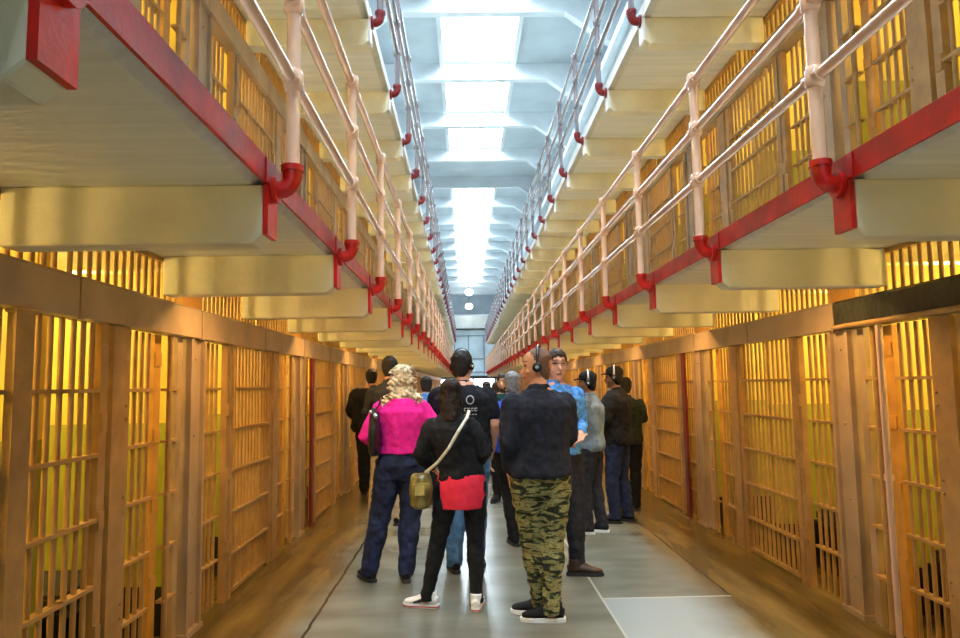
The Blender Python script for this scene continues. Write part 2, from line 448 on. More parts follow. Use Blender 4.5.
# transverse beams with haunches over the cell blocks
ys = [b + .12 for a, b in SKY] + [24.6]
for y in ys:
    bm = bmesh.new()
    prism(bm, [(-9, CZ), (10, CZ), (10, 7.6), (3.4, 7.6), (2.0, CZ - .38), (-1.3, CZ - .38), (-2.7, 7.6), (-9, 7.6)], 'y', y, y + .2)
    struct('trim_beam', bm, M['beamw'])
bm = bmesh.new(); box(bm, -9.2, -9, YB - 8, 60, 0, CZ + .2); struct('wall_outer_left', bm, M['endwall'])
bm = bmesh.new(); box(bm, 10, 10.2, YB - 8, 60, 0, CZ + .2); struct('wall_outer_right', bm, M['endwall'])
bm = bmesh.new(); box(bm, -9, 10, YB - 8.2, YB - 8, 0, CZ + .2); struct('wall_back', bm, M['endlight'])
for i in range(3):  # glowing windows added behind the camera to light people's backs
    bm = bmesh.new(); box(bm, -2.9 + i * 2.4, -1.1 + i * 2.4, YB - 8, YB - 7.98, 2.2, 6.8)
    w = struct(f'window_{30+i}', bm, M['winglow'])
    bm = bmesh.new()
    for k in range(4): box(bm, -2.93 + i * 2.4 + k * .6, -2.87 + i * 2.4 + k * .6, YB - 7.98, YB - 7.95, 2.2, 6.8)
    for k in range(7): box(bm, -2.9 + i * 2.4, -1.1 + i * 2.4, YB - 7.98, YB - 7.95, 2.2 + k * .76, 2.25 + k * .76)
    obj('window_frame', bm, M['steelblack'], w)

# end of the hall
for i, x in enumerate((-8.99, 9.97)):  # unseen side windows, added to brighten the end wall
    bm = bmesh.new(); box(bm, x, x + .02, 52.2, 57, 2.5, 8.2); w = struct(f'window_{40+i}', bm, M['winglow2'])
    bm = bmesh.new()
    for q in range(7): box(bm, x - .03, x + .05, 52.2 + q * .8 - .03, 52.2 + q * .8 + .03, 2.5, 8.2)
    obj('window_frame', bm, M['steelblack'], w)
YE = 58
bm = bmesh.new(); box(bm, -9, 10, YE, YE + .3, 0, 7.4); struct('wall_end', bm, M['endwall'])
bm = bmesh.new(); box(bm, -9, 10, YE, YE + .3, 7.4, CZ); struct('wall_end_upper', bm, M['enddark'])
bm = bmesh.new(); box(bm, -9, 10, YE - 1.4, YE, 6.0, 6.12); box(bm, -9, 10, YE - 1.4, YE - 1.3, 6.0, 7.15); struct('trim_parapet', bm, M['endlight'])
bm = bmesh.new()
for x in (-.9, .25, 1.55): box(bm, x - .04, x + .04, YE - .06, YE, 2.35, 5.7)
for z in (2.6, 3.7, 5.6): box(bm, -.9, 1.55, YE - .06, YE, z - .04, z + .04)
struct('trim_panel', bm, M['enddark'])
bm = bmesh.new(); box(bm, -2.2, 2.4, YE - .04, YE, 0.3, 2.05); w = struct('window_20', bm, M['winglow'])
bm = bmesh.new(); box(bm, -2.4, 2.6, YE - .12, YE - .04, 2.05, 2.3)
for x in (-2.3, -.9, .6, 2.4): box(bm, x - .06, x + .06, YE - .12, YE - .04, 0, 2.1)
obj('window_frame', bm, M['steelblack'], w)
def globe(x, y, z, top, lab):
    t = thing('hanging_lamp', lab, 'lamp', (x, y, z), 'hanging lamps at the far end')
    bm = bmesh.new(); ball(bm, (0, 0, 0), (.30, .30, .24), 16); obj('globe', bm, M['lamp'], t, smooth=True)
    bm = bmesh.new(); tube(bm, [(0, 0, .2), (0, 0, top - z)], [.02, .02], 8); tube(bm, [(0, 0, .18), (0, 0, .3)], [.14, .05], 12); obj('rod', bm, M['steelblack'], t)
globe(.33, 52, 8.45, CZ, 'upper of two round white lamps hanging at the far end')
globe(.33, 56, 7.85, CZ, 'lower of two round white lamps hanging at the far end')

# ------------------------------------------------------------------ people
def smoothstep(a, b, x):
    t = max(0, min(1, (x - a) / (b - a))); return t * t * (3 - 2 * t)
TEX = {}
def cloud(sz):
    if sz not in TEX:
        t = bpy.data.textures.new('folds', 'CLOUDS'); t.noise_scale = sz; TEX[sz] = t
    return TEX[sz]

def organic(name, bm, m, parent, voxel=.009, smooth=3, folds=0, fsize=.08, paint=None, decimate=None):
    """fuse overlapping lofts into one continuous skin"""
    me = bpy.data.meshes.new(name); bmesh.ops.recalc_face_normals(bm, faces=bm.faces); bm.to_mesh(me); bm.free()
    o = bpy.data.objects.new(name, me); COL.objects.link(o)
    md = o.modifiers.new('r', 'REMESH'); md.mode = 'VOXEL'; md.voxel_size = voxel
    if smooth:
        sm = o.modifiers.new('s', 'SMOOTH'); sm.iterations = smooth; sm.factor = .5
    if folds:
        dp = o.modifiers.new('d', 'DISPLACE'); dp.texture = cloud(fsize); dp.strength = folds; dp.mid_level = .5; dp.texture_coords = 'LOCAL'
    if decimate:
        dc = o.modifiers.new('c', 'DECIMATE'); dc.ratio = decimate
    dg = bpy.context.evaluated_depsgraph_get(); dg.update()
    me2 = bpy.data.meshes.new_from_object(o.evaluated_get(dg))
    o.modifiers.clear(); o.data = me2; bpy.data.meshes.remove(me)
    me2.materials.clear()
    for x in (m if isinstance(m, (list, tuple)) else [m]): me2.materials.append(x)
    for p in me2.polygons:
        p.use_smooth = True
        if paint: p.material_index = paint(p.center)
    if parent: o.parent = parent
    return o

def fabric(name, col, var=.2, rough=.9, scale=25, col2=None):
    return mat(name, col, rough, var, scale, .25, 220, col2=col2, spec=.2)
def skinmat(name, col): 
    m = mat(name, col, .45, .05, 12); m.node_tree.nodes['Principled BSDF'].inputs['Subsurface Weight'].default_value = .08
    m.node_tree.nodes['Principled BSDF'].inputs['Subsurface Radius'].default_value = (.02, .008, .004); return m
SK = skinmat('fair skin', (.72, .38, .26)); SK2 = skinmat('tan skin', (.62, .30, .17)); SKD = skinmat('brown skin', (.24, .11, .06))
LIP = mat('lips', (.42, .12, .10), .4); EYE = mat('dark eye', (.02, .015, .012), .2); BROW = mat('brow hair', (.06, .035, .02), .8)
HB = mat('black hair', (.012, .010, .010), .7, .3, 40, .6, 120, stretch=(1, 1, .25)); HD = mat('dark brown hair', (.035, .018, .010), .7, .3, 40, .6, 120, stretch=(1, 1, .25))
HB2 = mat('very dark brown hair', (.022, .012, .008), .7, .4, 40, .6, 120, stretch=(1, 1, .25), spec=.3); HS = mat('cropped brown hair', (.16, .075, .04), .7, .2, 60, .4, 200); HG = mat('grey hair', (.25, .25, .26), .6, .2, 50, .5, 100)
HBL = mat('curly blond hair', (.85, .72, .46), .5, .2, 24, 1, 60, col2=(.16, .09, .04))
RUB = mat('white rubber', (.8, .8, .8), .5, .03); RUBK = mat('black rubber', (.02, .02, .02), .6)
REDS = mat('red rubber', (.5, .02, .02), .6); PHB = mat('black plastic', (.012, .012, .014), .25); PHG = mat('silver plastic', (.6, .62, .65), .25, metal=.6)

def person(label, x, y, face, h, parts, feet=None, armL=None, armR=None, twist=0, headyaw=0, headpitch=0, skin=SK, build=1.0,
           female=False, lean=0.0, hair=None, shoes=(RUBK, RUBK), sleeves='long', hem=.93, top_mat=None, leg_mat=None, leg_fit=1.0,
           boot=False, hip_shift=(0, 0), lx=0, flare=None, hand_detail=True, torso_fit=0.0, group=None, vox=.0075, collar=None, beard=False):
    k = h / 1.75
    V = lambda a: Vector(a) * k
    t = thing('person', label, 'person', (x, y, 0), group, R(face))
    tw = R(twist)
    hs = Vector((hip_shift[0], hip_shift[1], 0)) * k
    feet = feet or [(-.11, 0, 8), (.11, .02, -8)]         # x, y, toe yaw in degrees (positive = left)
    sw = (.150 if female else .170) * (1 + (build - 1) * .5)
    hw = .098
    def rot(v, a): return Vector((v.x * math.cos(a) - v.y * math.sin(a), v.x * math.sin(a) + v.y * math.cos(a), v.z))
    # shoulder positions
    up = hs + V((lx, lean, 0))
    shz = 1.375
    SHL = up + rot(V((-sw, 0, shz)), tw); SHR = up + rot(V((sw, 0, shz)), tw)
    # arm targets are given in local person frame (metres at 1.75 m)
    armL = armL or [(-.255, -.02, 1.14), (-.25, .10, .90)]
    armR = armR or [(.26, -.02, 1.14), (.25, .10, .90)]
    armL = [(a[0] * .9, a[1], a[2]) for a in armL]; armR = [(a[0] * .9, a[1], a[2]) for a in armR]
    AL = [SHL] + [up * 1 + V((a[0], a[1], a[2])) for a in armL]
    AR = [SHR] + [up * 1 + V((a[0], a[1], a[2])) for a in armR]
    HL = hs + V((-hw, 0, .92)); HR = hs + V((hw, 0, .92))
    FL = [Vector((f[0] * k, f[1] * k, 0)) for f in feet]
    legs = []
    for H, F in ((HL, FL[0]), (HR, FL[1])):
        A = F + V((0, -.02, .085)); mid = H * .48 + A * .52; d = (A - H).length
        knee = mid + V((0, .025 + max(0, (.86 * k - d)) * .35, 0)); knee.z = mid.z
        legs.append((H, knee, A))
    ax = Vector((math.cos(tw), math.sin(tw), 0)); hx = Vector((1, 0, 0))
    def torso(bm, g=0.0, z_lo=.86, z_hi=1.50):
        b = build
        rows = [(.80, .12, .09), (.86, .155, .105), (.93, .172 if female else .165, .118), (1.0, .155, .108), (1.08, .130 if female else .148, .098), (1.18, .142 if female else .158, .105),
                (1.28, .155 if female else .175, .115), (1.36, .155 if female else .176, .112), (1.42, .118 if female else .135, .092), (1.465, .085, .075), (1.50, .060, .062)]
        for q in range(len(rows) - 1):
            if rows[q][0] < z_lo < rows[q + 1][0]:
                f_ = (z_lo - rows[q][0]) / (rows[q + 1][0] - rows[q][0]); rows.insert(q + 1, tuple(rows[q][j] * (1 - f_) + rows[q + 1][j] * f_ for j in range(3))); break
        pts, rad, refs = [], [], []
        for z, a, c in rows:
            if z < z_lo - .001 or z > z_hi + .001: continue
            f = smoothstep(.95, 1.35, z)
            p = hs + V((lx * f, lean * f, z))
            gg = g * (1 - .55 * smoothstep(1.36, 1.47, z))
            bl = 1 + (b - 1) * (1 if z > .9 else .6)
            pts.append(p); rad.append(((a * bl + gg) * k, (c * (bl * 1.05 if b > 1 else 1) + gg) * k)); refs.append(Vector((math.cos(tw * f), math.sin(tw * f), 0)))
        tube(bm, pts, rad, 20, refs=refs)
    def arm(bm, A, g=0.0, upto=1.0):
        s, e, w = A
        b = .6 + .4 * build
        def at(f):
            return s.lerp(e, f / .5) if f <= .5 else e.lerp(w, (f - .5) / .5)
        fs = [0, .12, .3, .5, .65, .85, 1.0]; rs = [.058, .056, .048, .040, .040, .032, .026]
        pts, rad = [], []
        for f, r in zip(fs, rs):
            if f > upto + .001: break
            pts.append(at(f)); rad.append((r * b + g) * k)
        tube(bm, pts, rad, 14, round_ends=True)
        if g or upto < 1:
            pass
    def leg(bm, Lg, g=0.0, flare=0.0):
        H, K, A = Lg
        pts = [H + V((0, 0, .03)), H.lerp(K, .3), H.lerp(K, .7), K, K.lerp(A, .3), K.lerp(A, .65), A]
        r = [.092, .088, .068, .058, .058, .045, .037]
        fb = 1 + (build - 1) * .7
        rad = [((q * fb) + g + flare * (i / 6) ** 1.5) * k for i, q in enumerate(r)]
        tube(bm, pts, rad, 16)
    def hand(bm, A, mirror):
        e, w = A[1], A[2]
        d = (w - e).normalized()
        side = Vector((mirror, 0, 0)); nrm = (d.cross(Vector((0, 1, 0)))); 
        if nrm.length < .2: nrm = d.cross(Vector((1, 0, 0)))
        nrm.normalize()                       # palm normal (thin axis)
        wid = nrm.cross(d).normalized()       # across the palm
        if wid.y < 0: wid = -wid              # thumb points forward
        pc = w + d * .045 * k
        tube(bm, [w - d * .01 * k, w + d * .02 * k, pc + d * .01 * k, w + d * .09 * k], [(.024 * k, .018 * k), (.036 * k, .017 * k), (.041 * k, .016 * k), (.038 * k, .013 * k)], 12, refs=[wid] * 4)
        inward = Vector((-mirror, 0, 0)) - d * (-mirror * d.x); 
        inward = inward.normalized() if inward.length > .1 else nrm
        for j, ln in enumerate((.072, .08, .074, .058)):
            o = w + d * .082 * k + wid * (.029 - .0193 * j) * k
            p1 = o + (d + inward * .15).normalized() * ln * .45 * k
            p2 = p1 + (d + inward * .6).normalized() * ln * .32 * k
            p3 = p2 + (d * .8 + inward * 1.0).normalized() * ln * .28 * k
            tube(bm, [o - d * .01 * k, o, p1, p2, p3], [.0092 * k, .0092 * k, .0085 * k, .008 * k, .0068 * k], 8, round_ends=True)
        o = w + d * .03 * k + wid * .030 * k
        p1 = o + (wid * .8 + d * .6).normalized() * .035 * k; p2 = p1 + (d * .9 + wid * .25 + inward * .3).normalized() * .032 * k
        tube(bm, [o - wid * .012 * k, o, p1, p2], [.012 * k, .013 * k, .0105 * k, .008 * k], 8, round_ends=True)
    # head frame
    neck0 = up + V((0, -.005, 1.44)); hc = up + V((0, .02, 1.615))
    Rh = Matrix.Rotation(tw * .0 + R(headyaw), 3, 'Z') @ Matrix.Rotation(R(headpitch), 3, 'X')
    hp = lambda a: hc + Rh @ (Vector(a) * k)
    def skull(bm, g=0.0, rows=None, sh=(0, 0, 0)):
        # z, y centre, half width, half depth
        rr = rows or [(-.118, .045, .022, .022), (-.108, .040, .038, .042), (-.085, .025, .052, .062), (-.055, .012, .062, .078), (-.02, .004, .068, .088),
              (.02, -.002, .073, .094), (.055, -.006, .073, .094), (.082, -.009, .066, .086), (.106, -.012, .051, .068), (.123, -.013, .031, .044), (.131, -.013, .014, .02)]
        tube(bm, [hp((sh[0], q[1] + sh[1], q[0] + sh[2])) for q in rr], [((q[2] + g) * k, (q[3] + g) * k) for q in rr], 20, refs=[Rh @ Vector((1, 0, 0))] * len(rr))
    bm = bmesh.new()
    torso(bm)
    tube(bm, [neck0, neck0 + V((0, .004, .06)), hp((0, -.015, -.06)), hp((0, -.01, -.02))], [.056 * k, .052 * k, .053 * k, .05 * k], 16)
    skull(bm)
    # jaw, nose, brow, ears, lips
    tube(bm, [hp((0, .060, .035)), hp((0, .082, .005)), hp((0, .106, -.032)), hp((0, .090, -.046))], [.010 * k, .010 * k, .0145 * k, .011 * k], 8)
    tube(bm, [hp((-.045, .074, .034)), hp((-.02, .088, .036)), hp((.02, .088, .036)), hp((.045, .074, .034))], [.008 * k] * 4, 8)
    tube(bm, [hp((-.022, .080, -.066)), hp((0, .090, -.064)), hp((.022, .080, -.066))], [.007 * k, .0105 * k, .007 * k], 8)
    ball(bm, hp((0, .066, -.100)), .018 * k, 10)
    for sx in (-1, 1):
        ball(bm, hp((sx * .046, .054, -.03)), (.018 * k,) * 3, 8)
        tube(bm, [hp((sx * .070, -.006, .028)), hp((sx * .080, -.014, .010)), hp((sx * .074, -.004, -.030))], [(.010 * k, .014 * k), (.008 * k, .018 * k), (.008 * k, .009 * k)], 8)
    for A, mm in ((AL, -1), (AR, 1)):
        arm(bm, A); hand(bm, A, mm)
    for Lg in legs: leg(bm, Lg)
    for i, F in enumerate(FL):
        a = R(feet[i][2]); d = Vector((-math.sin(a), math.cos(a), 0))
        tube(bm, [F + V((0, -.02, .12)), F + V((0, -.02, .05)), F + d * .08 * k + V((0, 0, .035)), F + d * .16 * k + V((0, 0, .03))], [.033 * k, .028 * k, (.026 * k, .014 * k), (.022 * k, .010 * k)], 10)
    Rhi = Rh.transposed()
    def paint(c):
        q = (Rhi @ (c - hc)) / k
        if abs(q.z) < .14 and q.y > .03:
            if abs(abs(q.x) - .033) < .014 and abs(q.z - .012) < .0065: return 2
            if abs(abs(q.x) - .034) < .021 and abs(q.z - .040) < .006: return 3
            if abs(q.x) < .024 and abs(q.z + .065) < .0075 and q.y > .06: return 1
            if beard and q.z < -.035 and not (abs(q.x) < .028 and abs(q.z + .065) < .012): return 3 if q.y > .0 and q.z > -.13 and (abs(q.x) > .03 or q.z < -.075 or q.z > -.056) and q.z < -.05 else 0
        return 0
    body = organic('body', bm, [skin, LIP, EYE, BROW], t, vox, 2, paint=paint)
    # trousers
    FLR = flare if flare is not None else (.020 * (leg_fit - .8) if leg_fit > .9 else 0)
    if leg_mat:
        bm = bmesh.new()
        torso(bm, .014, .80, 1.09)
        for Lg in legs: leg(bm, Lg, .014 * leg_fit, FLR); tube(bm, [Lg[2] + V((0, 0, .03)), Lg[2] + V((0, 0, -.035))], [(.037 + .014 * leg_fit + FLR) * k, (.040 + .012 * leg_fit + FLR) * k], 16)
        organic('trousers', bm, leg_mat, t, .009, 2, .012 + .012 * leg_fit, .06)
    # top
    if top_mat:
        bm = bmesh.new()
        g = .022 + torso_fit
        torso(bm, g, max(hem, .80), 1.465)
        up_to = 1.0 if sleeves == 'long' else .34
        for A in (AL, AR): arm(bm, A, .016 + torso_fit * .4, up_to if up_to < 1 else .97)
        tube(bm, [neck0 + V((0, -.004, -.03)), neck0 + V((0, -.004, .02)), neck0 + V((0, -.002, .066))], [.098 * k, .082 * k, .069 * k], 16)
        # shoulder yoke
        tube(bm, [AL[0] + V((0, 0, .002)), up + V((0, -.008, 1.452)), AR[0] + V((0, 0, .002))], [(.052 * k, .044 * k), (.066 * k, .056 * k), (.052 * k, .044 * k)], 14, refs=[Vector((0, 1, 0))] * 3, round_ends=True)
        organic(parts.get('top', 'jacket'), bm, top_mat, t, .009, 2, .024, .075)
    if collar:
        bm = bmesh.new(); tube(bm, [neck0 + V((0, .0, -.005)), neck0 + V((0, 0, .06))], [.078 * k, .068 * k], 16); organic('collar', bm, collar, t, .008, 1)
    # shoes
    for i, F in enumerate(FL):
        a = R(feet[i][2]); d = Vector((-math.sin(a), math.cos(a), 0)); sx = Vector((math.cos(a), math.sin(a), 0))
        bm = bmesh.new()
        z = .028
        P = lambda f, zz: F + d * f * k + V((0, 0, zz))
        tube(bm, [P(-.085, .050), P(-.06, .055), P(0, .060), P(.06, .052), P(.12, .044), P(.165, .038), P(.185, .034)],
             [(.026 * k, .030 * k), (.036 * k, .036 * k), (.040 * k, .040 * k), (.044 * k, .034 * k), (.046 * k, .026 * k), (.036 * k, .020 * k), (.018 * k, .012 * k)], 14, refs=[sx] * 7)
        tube(bm, [P(-.02, .04), P(-.022, .09), P(-.025, .125)], [(.044 * k, .058 * k), (.046 * k, .054 * k), (.047 * k, .050 * k)], 14, refs=[sx] * 3)
        tube(bm, [P(.0, .10), P(.05, .075), P(.10, .05)], [(.030 * k, .020 * k), (.032 * k, .022 * k), (.034 * k, .02 * k)], 12, refs=[sx] * 3)
        sh = organic('shoe', bm, shoes[0], t, .006, 2)
        bm = bmesh.new()
        out = [(-.095, .020), (-.085, .032), (-.03, .038), (.04, .040), (.11, .050), (.155, .044), (.185, .028), (.197, .010)]
        L_ = [F + d * q[0] * k + sx * q[1] * k for q in out] + [F + d * q[0] * k - sx * q[1] * k for q in reversed(out)]
        prism(bm, [(v.x, v.y) for v in L_], 'z', .0, .028 * k)
        bmesh.ops.bevel(bm, geom=bm.edges[:], offset=.004, segments=2, affect='EDGES')
        so = obj('sole', bm, shoes[1], sh)
        if len(shoes) > 2:      # side panel patches
            bm = bmesh.new()
            for m_ in (-1, 1):
                c = P(.05, .052) + sx * m_ * .040 * k
                tube(bm, [P(.0, .07) + sx * m_ * .040 * k, c, P(.10, .040) + sx * m_ * .044 * k], [(.016 * k, .006 * k), (.013 * k, .006 * k), (.006 * k, .004 * k)], 8, refs=[Vector((0, 0, 1))] * 3)
            tube(bm, [P(.10, .066), P(.14, .058), P(.17, .046)], [(.026 * k, .006 * k), (.028 * k, .006 * k), (.016 * k, .005 * k)], 8, refs=[sx] * 3)
            pt = obj('shoe_panel', bm, shoes[2], sh); pt['label'] = 'black panels of the white sneaker'
            bm = bmesh.new(); prism(bm, [(F.x + (v.x - F.x) * 1.012, F.y + (v.y - F.y) * 1.012) for v in L_], 'z', .006, .014); ss = obj('sole_stripe', bm, REDS, sh); ss['label'] = 'red stripe along the sole'
    # hair
    if hair:
        kind, hm = hair
        bm = bmesh.new()
        if kind in ('short', 'crop', 'cap', 'pony', 'long', 'curly', 'bun'):
            g = {'crop': .003, 'short': .012, 'cap': .016, 'pony': .012, 'long': .016, 'curly': .018, 'bun': .012}[kind]
            rows = [(-.085, -.050, .034, .022), (-.065, -.046, .047, .034), (-.035, -.038, .060, .048), (-.01, -.030, .067, .060), (.03, -.022, .072, .074), (.058, -.012, .072, .088), (.083, -.011, .065, .085), (.107, -.013, .050, .068), (.124, -.013, .031, .045), (.133, -.013, .013, .02)]
            skull(bm, g, rows)
            nm = 'hat' if kind == 'cap' else 'hair'
            if kind == 'pony':
                tube(bm, [hp((0, -.09, .05)), hp((0, -.125, .03)), hp((.005, -.130, -.06)), hp((.01, -.105, -.16)), hp((.01, -.10, -.25))], [.03 * k, .042 * k, .047 * k, .042 * k, .018 * k], 12, round_ends=True)
            if kind == 'long':
                tube(bm, [hp((0, -.03, .06)), hp((0, -.06, -.02)), hp((0, -.075, -.10)), hp((.0, -.095, -.19)), hp((.0, -.10, -.27))], [(.076 * k, .058 * k), (.074 * k, .058 * k), (.072 * k, .052 * k), (.064 * k, .045 * k), (.030 * k, .024 * k)], 16, refs=[Rh @ Vector((1, 0, 0))] * 5)
                for sx_ in (-1, 1): tube(bm, [hp((sx_ * .07, .01, .05)), hp((sx_ * .08, 0, -.05)), hp((sx_ * .075, -.02, -.14))], [.014 * k, .014 * k, .010 * k], 8)
            if kind == 'curly':
                rnd = random.Random(5)
                for q in range(170):
                    zz = rnd.uniform(-.33, .13); wv = .112 if zz > -.1 else .165
                    xx = rnd.uniform(-wv, wv); yy = -.055 - .05 * (1 - (xx / wv) ** 2) + rnd.uniform(-.02, .02) if zz < .03 else rnd.uniform(-.10, .02)
                    if zz > .03: xx *= .75
                    c = hp((xx, yy, zz)); r_ = rnd.uniform(.014, .026) * k
                    # little spiral locks
                    pp = [c + Vector((math.cos(a) * .016, math.sin(a) * .012, -.006 * j)) * k for j, a in enumerate([i * 1.1 for i in range(7)])]
                    tube(bm, pp, [r_ * .5] * 7, 6, round_ends=True)
                tube(bm, [hp((0, -.05, .02)), hp((0, -.075, -.08)), hp((0, -.085, -.17))], [(.08 * k, .05 * k), (.095 * k, .05 * k), (.09 * k, .035 * k)], 14)
            if kind == 'cap':
                tube(bm, [hp((0, .06, .052)), hp((0, .11, .045)), hp((0, .145, .036))], [(.062 * k, .010 * k), (.058 * k, .007 * k), (.035 * k, .005 * k)], 12, refs=[Rh @ Vector((1, 0, 0))] * 3)
            organic(nm, bm, hm, t, .006, 2 if kind != 'curly' else 1, .012 if kind != 'crop' else .003, .03)
    t['_k'] = k
    P = dict(root=t, hp=hp, k=k, AL=AL, AR=AR, up=up, hs=hs, V=V, Rh=Rh, rz=R(face))
    del t['_k']
    return P

def toworld(P, v):
    a = P['rz']; o = P['root'].location
    return Vector((v.x * math.cos(a) - v.y * math.sin(a) + o.x, v.x * math.sin(a) + v.y * math.cos(a) + o.y, v.z + o.z))

def headphones(P, label, bandm=None, group='tour headphones'):
    base = toworld(P, P['hp']((0, 0, 0)))
    t = thing('headphones', label, 'headphones', base, group)
    k = P['k']
    W = lambda a: toworld(P, P['hp'](a)) - base
    ax = (W((1, 0, 0)) - W((0, 0, 0))).normalized()
    bm = bmesh.new(); pts = []
    for i in range(13):
        a = math.pi * i / 12; pts.append(W((math.cos(a) * .096, -.012, .03 + math.sin(a) * .122)))
    tube(bm, pts, [(.010, .004)] * 13, 8, refs=[(W((0, 1, 0)) - W((0, 0, 0)))] * 13); obj('headband', bm, bandm or PHB, t, smooth=True)
    for sx in (-1, 1):
        bm = bmesh.new(); c0, c1 = W((sx * .078, -.010, .0)), W((sx * .104, -.010, .0))
        tube(bm, [c0, c0.lerp(c1, .3), c0.lerp(c1, .8), c1], [.026 * k, .032 * k, .032 * k, .022 * k], 14, ref=(0, 0, 1)); tube(bm, [W((sx * .096, -.012, .0)), W((sx * .096, -.012, .05))], [.005, .005], 6)
        e = obj('ear_cup', bm, PHB, t, smooth=True)
        bm = bmesh.new(); tube(bm, [c1, c1 + (c1 - c0).normalized() * .004], [.012 * k, .010 * k], 12, ref=(0, 0, 1)); obj('ear_cup_badge', bm, PHG, e, smooth=True)
    return t

#PEOPLE
J_DARK = fabric('dark indigo denim', (.022, .032, .080), .25, scale=14, col2=(.010, .013, .028)); J_BLUE = fabric('blue denim', (.08, .20, .42), .3, scale=12)
KN_PINK = fabric('hot pink knit', (.80, .02, .30), .08); F_BLACK = fabric('black cloth', (.014, .014, .016), .2); F_NAVY = fabric('black navy sweatshirt', (.018, .020, .032), .2)
F_TEE = fabric('black cotton tee', (.010, .013, .020), .2); F_RED = fabric('coral red cotton', (.85, .035, .07), .05); F_BLUEJ = fabric('royal blue jacket', (.03, .07, .42), .2)
F_TAN = fabric('tan chino cloth', (.42, .34, .22), .1); F_TEAL = fabric('dark teal jacket', (.01, .05, .05), .2); F_CHAR = fabric('charcoal trousers', (.03, .03, .038), .15)
F_SHIRT = fabric('bright blue shirt', (.10, .32, .80), .3, scale=30); F_OLIVE = fabric('faded olive and blue jacket', (.19, .26, .34), .2, scale=5, col2=(.05, .05, .035))
F_PALE = fabric('pale blue cloth', (.35, .50, .75), .1); F_GREY = fabric('grey top', (.3, .33, .33), .1); F_MAG = fabric('magenta top', (.65, .05, .4), .1)
F_GREENK = fabric('dark green jacket', (.03, .04, .028), .2)

def camo():
    m, t, p = nt('tiger stripe camouflage'); N, L = t.nodes.new, t.links.new
    tc = N('ShaderNodeTexCoord'); mp = N('ShaderNodeMapping'); mp.inputs['Scale'].default_value = (7, 7, 22); L(tc.outputs['Object'], mp.inputs['Vector'])
    no = N('ShaderNodeTexNoise'); no.inputs['Scale'].default_value = 1.5; no.inputs['Detail'].default_value = 3; no.inputs['Distortion'].default_value = .6; L(mp.outputs['Vector'], no.inputs['Vector'])
    rp = N('ShaderNodeValToRGB'); rp.color_ramp.interpolation = 'CONSTANT'; e = rp.color_ramp.elements
    e[0].position = 0; e[0].color = (.012, .014, .008, 1); e[1].position = .45; e[1].color = (.06, .08, .022, 1)
    x = e.new(.50); x.color = (.25, .23, .09, 1); x = e.new(.57); x.color = (.16, .11, .035, 1); x = e.new(.62); x.color = (.22, .25, .10, 1)
    L(no.outputs['Fac'], rp.inputs['Fac']); L(rp.outputs['Color'], p.inputs['Base Color']); p.inputs['Roughness'].default_value = .9
    return m
F_CAMO = camo()

# woman in pink
P1 = person('woman in a hot pink sweater with curly blond hair seen from behind', -.53, 5.80, 4, 1.73, {'top': 'sweater'}, feet=[(-.27, .03, 28), (.03, -.02, 4)], female=True,
    armL=[(-.33, -.06, 1.16), (-.20, .18, 1.10)], armR=[(.33, -.02, 1.17), (.16, .20, 1.12)], top_mat=KN_PINK, leg_mat=J_DARK, leg_fit=1.25, hair=('curly', HBL), shoes=(F_BLACK, RUBK), hem=1.02, torso_fit=.012, build=1.16, hip_shift=(.0, 0))
# woman in black with the red hem
P2 = person('woman in black jacket and leggings with long dark ponytail and white sneakers', -.12, 5.08, 0, 1.60, {'top': 'jacket'}, feet=[(-.19, .02, 75), (.19, -.04, -8)], female=True,
    armL=[(-.27, -.03, 1.16), (-.16, .20, 1.02)], armR=[(.28, -.03, 1.16), (.20, .18, 1.04)], top_mat=F_BLACK, leg_mat=F_BLACK, leg_fit=.7, hair=('long', HB2), shoes=(RUB, RUB, RUBK), hem=.975, torso_fit=.008, build=1.0, hip_shift=(.085, 0), lx=-.075)
bm = bmesh.new(); k = P2['k']
hx_ = .085 * k
tube(bm, [(hx_, -.01, .745 * k), (hx_, -.005, .84 * k), (hx_, 0, .93 * k), (hx_, 0, 1.01 * k)], [(.176 * k, .130 * k), (.192 * k, .145 * k), (.195 * k, .150 * k), (.18 * k, .135 * k)], 24)
o = organic('shirt_hem', bm, F_RED, P2['root'], .008, 2, .01, .06); o['label'] = 'coral red shirt hem below the jacket'
# man in printed black tee
P3 = person('tall man in a printed black t-shirt wearing headphones', -.03, 6.02, -4, 1.85, {'top': 't_shirt'}, feet=[(-.08, .0, 15), (.09, .04, -10)], armL=[(-.29, .02, 1.15), (-.20, .22, .98)], armR=[(.285, -.03, 1.15), (.25, .14, .93)],
    sleeves='short', top_mat=F_TEE, leg_mat=J_BLUE, leg_fit=1.15, hair=('short', HB), headyaw=-28, shoes=(F_BLACK, RUBK), torso_fit=.022, hem=.93, build=1.22)
headphones(P3, 'black headphones on the tall man in the printed t-shirt')
